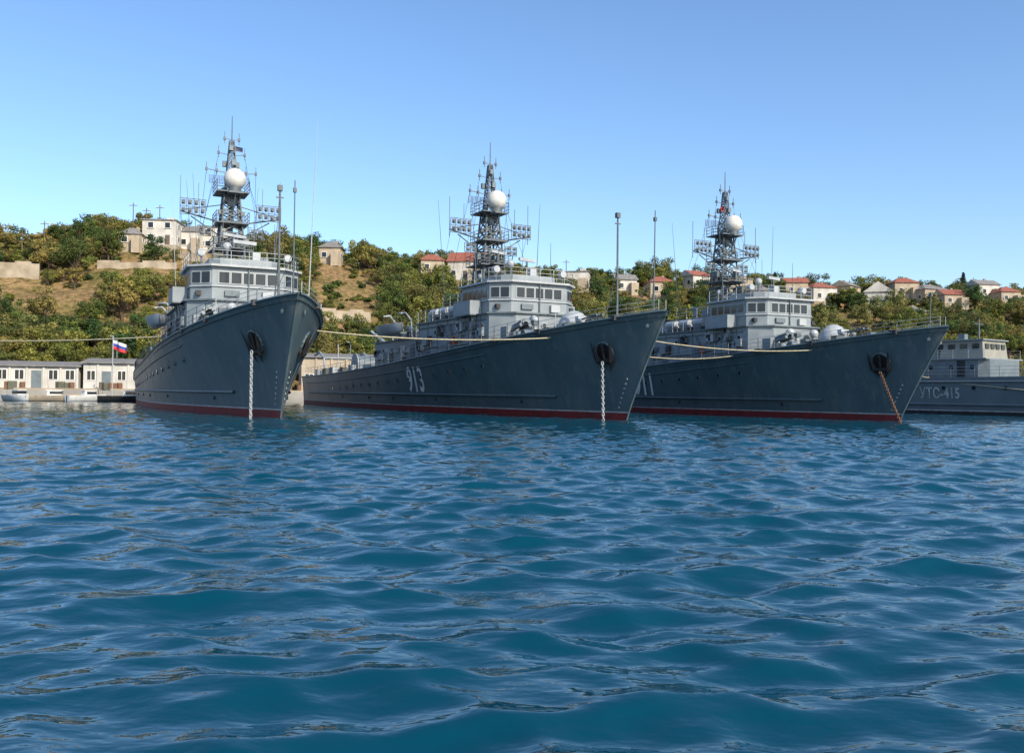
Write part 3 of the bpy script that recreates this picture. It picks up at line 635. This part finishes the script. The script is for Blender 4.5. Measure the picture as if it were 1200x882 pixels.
def shed(X,Y,w,d,h,wall,name,rz,nd,z0=1.25):
    e=empty(name,(X,Y,z0),rz); B=MB(); B.box((0,0,h/2-.2),(w,d,h+.4),wall); B.obj('walls',e)
    R=MB(); R.add([(-w/2-.3,-d/2-.4,h+.22),(w/2+.3,-d/2-.4,h+.22),(w/2+.3,d/2+.3,h+.9),(-w/2-.3,d/2+.3,h+.9),(-w/2-.3,-d/2-.4,h+.08),(w/2+.3,-d/2-.4,h+.08),(w/2+.3,d/2+.3,h+.08),(-w/2-.3,d/2+.3,h+.08)],[(0,1,2,3),(4,5,1,0),(5,6,2,1),(7,4,0,3),(7,6,5,4)],'roofgrey'); R.obj('roof',e)
    Wn=MB()
    for i in range(nd):
        x=-w/2+w*(i+.5)/nd
        if i%3==1: Wn.box((x,-d/2-.02,1.2),(w/nd*.6,.1,2.4),'grey2')
        else:
            Wn.box((x,-d/2-.01,1.9),(w/nd*.5+.15,.1,1.25),'white'); Wn.box((x,-d/2-.03,1.9),(w/nd*.5,.1,1.1),'glass'); Wn.box((x,-d/2-.05,1.9),(.07,.12,1.1),'white')
        Wn.box((x+w/nd/2-.1,-d/2-.06,h/2),(.25,.2,h),wall)
    Wn.obj('windows',e); houses.append((X,Y,w,8.0)); return e
az_=math.atan(.3)
shed(-60.5,110.3,13,6,2.8,'plaster','quay_warehouse',az_,7)
shed(-50.4,113.3,7,5.6,3.3,'plaster','quay_warehouse',az_,4)
shed(-40,116.2,12,6,3.0,'plaster','quay_warehouse',az_,6)
shed(-24,122,10,6,4.6,'cream','quay_warehouse',az_,5)
shed(-75,106,12,6,3.4,'cream','quay_warehouse',az_,5)
for i,x in enumerate(np.arange(-66,-18,5.2)):
    y=float(Ys(x))+1.6; B=MB(); rr=random.Random(i)
    for k in range(3): B.box((rr.uniform(-1,1),rr.uniform(-.3,.3),.45),(.7+rr.random()*.6,.7,.9+rr.random()*.4),rr.choice(['wood','canvas','grey2','rusty']),rz=rr.random())
    B.cyl((1.6,0,0),(1.6,0,.95),.3,'rusty',n=12); B.obj('quay_crates',None,(x,y,1.3))
for x in(-63,-50,-36,-22):
    y=float(Ys(x))+3.2; B=MB(); B.cyl((0,0,0),(0,0,6.5),.09,'grey2',r1=.06); B.cyl((0,0,6.4),(0,-1.3,6.8),.04,'grey2'); B.box((0,-1.4,6.78),(.25,.6,.12),'lgrey'); B.obj('street_lamp',None,(x,y,1.3))
def stonewall(az0,az1,t,h,name='stone_retaining_wall',k='stone'):
    B=MB(); n=14; ps=[]
    for i in range(n+1):
        X,Y=bearing(az0+(az1-az0)*i/n,t); ps.append((X,Y,gz(X,Y)))
    zt=np.polyval(np.polyfit(range(n+1),[p[2] for p in ps],1),range(n+1))+h*.8
    for i in range(n):
        a,b=ps[i],ps[i+1]; za=zt[i]+(.0 if (i//4)%2 else .35); zb=za; dx,dy=b[0]-a[0],b[1]-a[1]; l=math.hypot(dx,dy); nx,ny=-dy/l*.6,dx/l*.6
        vs=[(a[0],a[1],a[2]-2),(b[0],b[1],b[2]-2),(b[0]+nx,b[1]+ny,b[2]-2),(a[0]+nx,a[1]+ny,a[2]-2),(a[0],a[1],za),(b[0],b[1],zb),(b[0]+nx,b[1]+ny,zb),(a[0]+nx,a[1]+ny,za)]
        B.add(vs,[(0,1,5,4),(1,2,6,5),(2,3,7,6),(3,0,4,7),(4,5,6,7)],k)
    B.obj(name)
    for i in range(0,n+1,3): houses.append((ps[i][0],ps[i][1],2.5,6.0))
stonewall(-.60,-.535,70,3.6); stonewall(-.47,-.38,74,1.5); stonewall(-.44,-.33,86,1.7); stonewall(-.215,-.16,50,2.4,k='cream')
stonewall(.03,.10,84,1.2); stonewall(.24,.30,80,1.2); stonewall(.40,.45,80,1.2)
# ------------------------------------------------------------------ trees
def leafcloud(B,c,r,n,size,k,rg,flat=.8):
    vs=[];fs=[]
    for i in range(n):
        d=rg.normal(size=3); d/=np.linalg.norm(d); rad=r*(.45+.6*rg.rand()); p=np.array(c)+d*rad*np.array([1,1,flat])
        nn=d*.9+np.array([0,0,.25])+rg.normal(size=3)*.5; nn/=np.linalg.norm(nn); u=np.cross(nn,rg.normal(size=3)); u/=np.linalg.norm(u); w=np.cross(nn,u)
        s=size*(.6+.8*rg.rand()); o=len(vs)
        vs+=[p-u*s,p-w*s*.6,p+u*s,p+w*s*.6]; fs.append((o,o+1,o+2,o+3))
    B.add(vs,fs,k)
def tree(seed,h,wd,kA='leafA',kB='leafB',trunk=True):
    rg=np.random.RandomState(seed); B=MB(); th=h*.3
    if trunk: B.cyl((0,0,-1.0),(0.1,0,th),h*.035,'bark',r1=h*.022,n=7)
    n=18
    for i in range(n):
        a=rg.rand()*2*math.pi; rr=wd*.5*math.sqrt(rg.rand())*.85; zz=th+(h-th)*(.12+.78*rg.rand()*(1-.45*(rr/(wd*.5))**2))
        c=(rr*math.cos(a)*(1+.2*rg.randn()),rr*math.sin(a),zz)
        if trunk: B.cyl((0.08,0,th*.85),c,h*.013,'bark',r1=.02,n=4,cap=False)
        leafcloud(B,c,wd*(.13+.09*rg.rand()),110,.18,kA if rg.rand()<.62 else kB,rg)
    o=B.obj('tree_source'); return o
def cypress(seed,h):
    rg=np.random.RandomState(seed); B=MB(); B.cyl((0,0,-.5),(0,0,h*.9),.15,'bark',r1=.03,n=6)
    for i in range(16):
        z=h*(.1+.86*i/16); leafcloud(B,(rg.randn()*.1,rg.randn()*.1,z),max(.25,h*.12*math.sin(math.pi*min(.98,(.22+.75*i/16)))),110,.15,'cyp',rg,1.2)
    return B.obj('cypress_source')
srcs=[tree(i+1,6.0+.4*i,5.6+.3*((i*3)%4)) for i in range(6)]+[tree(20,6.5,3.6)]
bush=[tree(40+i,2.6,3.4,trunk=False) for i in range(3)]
trees=empty('hillside_trees'); bushes=empty('hillside_scrub')
def ok(X,Y,fs=1.0,mg=1.6):
    for hx,hyy,hw,fr in houses:
        if abs(X-hx)<hw/2+mg and abs(Y-hyy)<hw/2+mg: return False
        if hyy-fr*fs-hw/2<Y<hyy and abs(X-hx/hyy*Y)<hw/2+.2: return False
    return True
cnt=0
rg=np.random.RandomState(5)
def bare(az,el):
    # dry, open stretches of the slope (ragged edges)
    w=.006*math.sin(az*90)+.004*math.sin(az*210+1)
    return (az<-.47 and .064+w<el<.114+w) or (-.232<az<-.145 and .087+w<el<.131) or (-.47<az<-.34 and .099+w<el<.136)
for it in range(26000):
    if cnt>2650: break
    az=-.72+1.5*rg.rand(); t=15+ (122-15)*rg.rand()**.85; X,Y=bearing(az,t); z=gz(X,Y); el=(z-1.6)/Y
    if bare(az,el) and rg.rand()<.965: continue
    dn=.5+.5*math.sin(X*.09+1)*math.cos(Y*.12+X*.03)
    if rg.rand()>.16+.9*dn: continue
    if not ok(X,Y): continue
    o=bpy.data.objects.new('tree',srcs[rg.randint(len(srcs))].data); COL.objects.link(o); o.parent=trees
    s=(.4+.65*rg.rand()**1.4)
    o.location=(X,Y,z-.2); o.rotation_euler=(0,0,rg.rand()*6.28); o.scale=(s*(.9+.3*rg.rand()),s,s*(.85+.3*rg.rand())); cnt+=1
for it in range(3000):
    az=-.72+1.5*rg.rand(); t=13+110*rg.rand(); X,Y=bearing(az,t); z=gz(X,Y); el=(z-1.6)/Y
    if bare(az,el) and rg.rand()<.55: continue
    if not ok(X,Y,.4,.3): continue
    o=bpy.data.objects.new('bush',bush[rg.randint(3)].data); COL.objects.link(o); o.parent=bushes
    s=.18+.45*rg.rand(); o.location=(X,Y,z-.15); o.rotation_euler=(0,0,rg.rand()*6.28); o.scale=(s,s,s*.9)
cs=cypress(3,6.5)
for az,t,s in((.508,99,1.3),(.33,100,.75),(-.245,99,.8)):
    X,Y=bearing(az,t); o=bpy.data.objects.new('cypress_tree',cs.data); COL.objects.link(o); o.location=(X,Y,gz(X,Y)); o.scale=(s,s,s)
for o in srcs+bush+[cs]: bpy.data.objects.remove(o)
# ------------------------------------------------------------------ poles, flag, boats
for az,t,h_ in((-.43,94,9),(-.415,90,8),(-.40,98,9),(-.53,90,7),(-.555,84,7),(-.30,96,7),(.06,99,6),(.23,101,7),(.38,101,6),(.52,100,6),(-.17,97,6)):
    X,Y=bearing(az,t); z=gz(X,Y); B=MB(); B.cyl((0,0,-.5),(0,0,h_),.13,'wood',r1=.09); B.box((0,0,h_-.6),(1.8,.12,.12),'wood')
    for x in(-.8,0,.8): B.cyl((x,0,h_-.55),(x,0,h_-.3),.06,'white',n=6)
    B.obj('utility_pole',None,(X,Y,z))
fl=empty('flagpole',(-46.6,103.5,0)); B=MB(); B.cyl((0,0,-2),(0,0,7.4),.08,'lgrey',r1=.05); B.ball((0,0,7.45),.1,'lgrey',n=8); B.obj('pole',fl)
B=MB()
for j,k in enumerate(('flagwhite','flagblue','flagred')):
    vs=[];n=8
    for i in range(n+1):
        x=.05+1.5*i/n; yy=.16*math.sin(i*1.1); dz=-.55*i/n
        vs+=[(x,yy,7.2-.35*j+dz),(x,yy,7.2-.35*(j+1)+dz)]
    B.add(vs,[(2*i,2*i+1,2*i+3,2*i+2) for i in range(n)],k)
B.obj('flag',fl)
bs=[(-64,101.5,6,1.9,.2,'white'),(-60.3,100.6,5,1.7,-.3,'grey2'),(-57.0,102.4,5,1.7,-.6,'white'),(-53.0,102.6,5.5,1.9,.35,'cream'),(-49.6,103.6,4.6,1.6,.9,'white'),(-44.6,104.0,7,2.4,.3,'dark'),(-70,100,5,1.7,0,'white')]
for x,y,L_,w_,rz,k in bs:
    e=empty('motor_boat',(x,y,-.2),rz); boatmesh(L_,w_,.9,k,'cream' if k!='dark' else 'deck').obj('hull',e)
    B=MB(); B.box((.2,0,1.1),(L_*.3,w_*.6,.7),'white',tap=.85); B.box((.35,0,1.2),(L_*.24,w_*.62,.28),'glass'); B.box((.2,0,1.5),(L_*.33,w_*.62,.06),'white'); B.cyl((-L_*.48,0,.9),(-L_*.48,0,.2),.15,'dark'); B.obj('cabin',e)
# ------------------------------------------------------------------ water
xp=[0.0]
while xp[-1]<900: xp.append(xp[-1]+max(.05,(xp[-1]-3)*.008))
xw=np.array([-a for a in xp[:0:-1]]+xp)
yw=[2.0]
while yw[-1]<160: yw.append(yw[-1]+max(.035,yw[-1]*.0050))
while yw[-1]<700: yw.append(yw[-1]*1.05)
yb=[2.0]
while yb[-1]>-900: yb.append(yb[-1]-max(.3,(2-yb[-1])*.12))
yw=np.array(yb[:0:-1]+yw)
XW,YW=np.meshgrid(xw,yw); Z=np.zeros_like(XW); DX=np.zeros_like(XW); DY=np.zeros_like(XW)
dxs=np.gradient(xw); dys=np.gradient(yw); sp=np.maximum(dxs[None,:]*.6,dys[:,None])
rw=np.random.RandomState(21); NW=95
for i in range(NW):
    lam=math.exp(math.log(.20)+(math.log(3.0)-math.log(.20))*(i+rw.rand())/NW)
    th=rw.normal()*.55; kx,ky=math.sin(th),-math.cos(th); k=2*math.pi/lam
    slope=.046*math.exp(-(math.log(lam/.72)/.85)**2)+.007
    a=slope/k; ph=k*(kx*XW+ky*YW)+rw.rand()*6.283
    fade=np.clip(lam/sp/3.0-.5,0,1)
    env=.65+.6*np.sin(XW*.25*rw.rand()+YW*.2*rw.rand()+rw.rand()*6.28)
    a_=a*fade*env
    Z+=a_*np.cos(ph); DX-=.9*a_*kx*np.sin(ph); DY-=.9*a_*ky*np.sin(ph)
V=np.stack([XW+DX,YW+DY,Z],-1).reshape(-1,3)
m,nt,b=newmat('sea_water'); N=nt.nodes;L=nt.links
b.inputs['Base Color'].default_value=(.0005,.045,.075,1); b.inputs['Roughness'].default_value=.02; b.inputs['IOR'].default_value=1.333; 
tc=N.new('ShaderNodeTexCoord')
mp=N.new('ShaderNodeMapping'); mp.inputs['Scale'].default_value=(.7,1.25,1); L.new(tc.outputs['Object'],mp.inputs['Vector'])
n1=N.new('ShaderNodeTexNoise'); n1.inputs['Scale'].default_value=3.4; n1.inputs['Detail'].default_value=3; n1.inputs['Roughness'].default_value=.45; L.new(mp.outputs[0],n1.inputs['Vector'])
bp=N.new('ShaderNodeBump'); bp.inputs['Strength'].default_value=.5; bp.inputs['Distance'].default_value=.05; L.new(n1.outputs[0],bp.inputs['Height']); L.new(bp.outputs[0],b.inputs['Normal'])
gridobj('sea_water',V,len(xw),len(yw),m)
# ------------------------------------------------------------------ light, sky, camera
el=math.radians(34); d=Vector((.62,-.78,0)).normalized(); sd=Vector((d.x*math.cos(el),d.y*math.cos(el),math.sin(el)))
su=bpy.data.lights.new('sun','SUN'); su.energy=5.0; su.angle=math.radians(.5); su.color=(1,.89,.72)
so=bpy.data.objects.new('sun',su); COL.objects.link(so); so.rotation_euler=sd.to_track_quat('Z','Y').to_euler(); so.location=(0,0,80)
wd=bpy.data.worlds.new('World'); scene.world=wd; wd.use_nodes=True; N=wd.node_tree.nodes;L=wd.node_tree.links
sk=N.new('ShaderNodeTexSky'); sk.sky_type='NISHITA'; sk.sun_disc=False; sk.sun_elevation=el; sk.sun_rotation=math.atan2(sd.x,sd.y); sk.air_density=1.0; sk.dust_density=1.1; sk.ozone_density=3.4
hs=N.new('ShaderNodeHueSaturation'); hs.inputs['Saturation'].default_value=1.09; hs.inputs['Value'].default_value=1.6; hs.inputs['Hue'].default_value=.502
L.new(sk.outputs[0],hs.inputs['Color']); L.new(hs.outputs[0],N['Background'].inputs['Color']); N['Background'].inputs['Strength'].default_value=.14
scene.view_settings.view_transform='Standard'; scene.view_settings.look='None'; scene.view_settings.exposure=0
cd=bpy.data.cameras.new('camera'); cd.lens=31.2; cd.sensor_width=36; cd.clip_end=6000; cd.clip_start=.1
co=bpy.data.objects.new('camera',cd); COL.objects.link(co)
co.matrix_world=Matrix.Translation((0,0,1.6))@Matrix.Rotation(math.radians(90+1.0),4,'X')@Matrix.Rotation(math.radians(.57),4,'Z')
scene.camera=co
print('trees',cnt,'water verts',len(V))
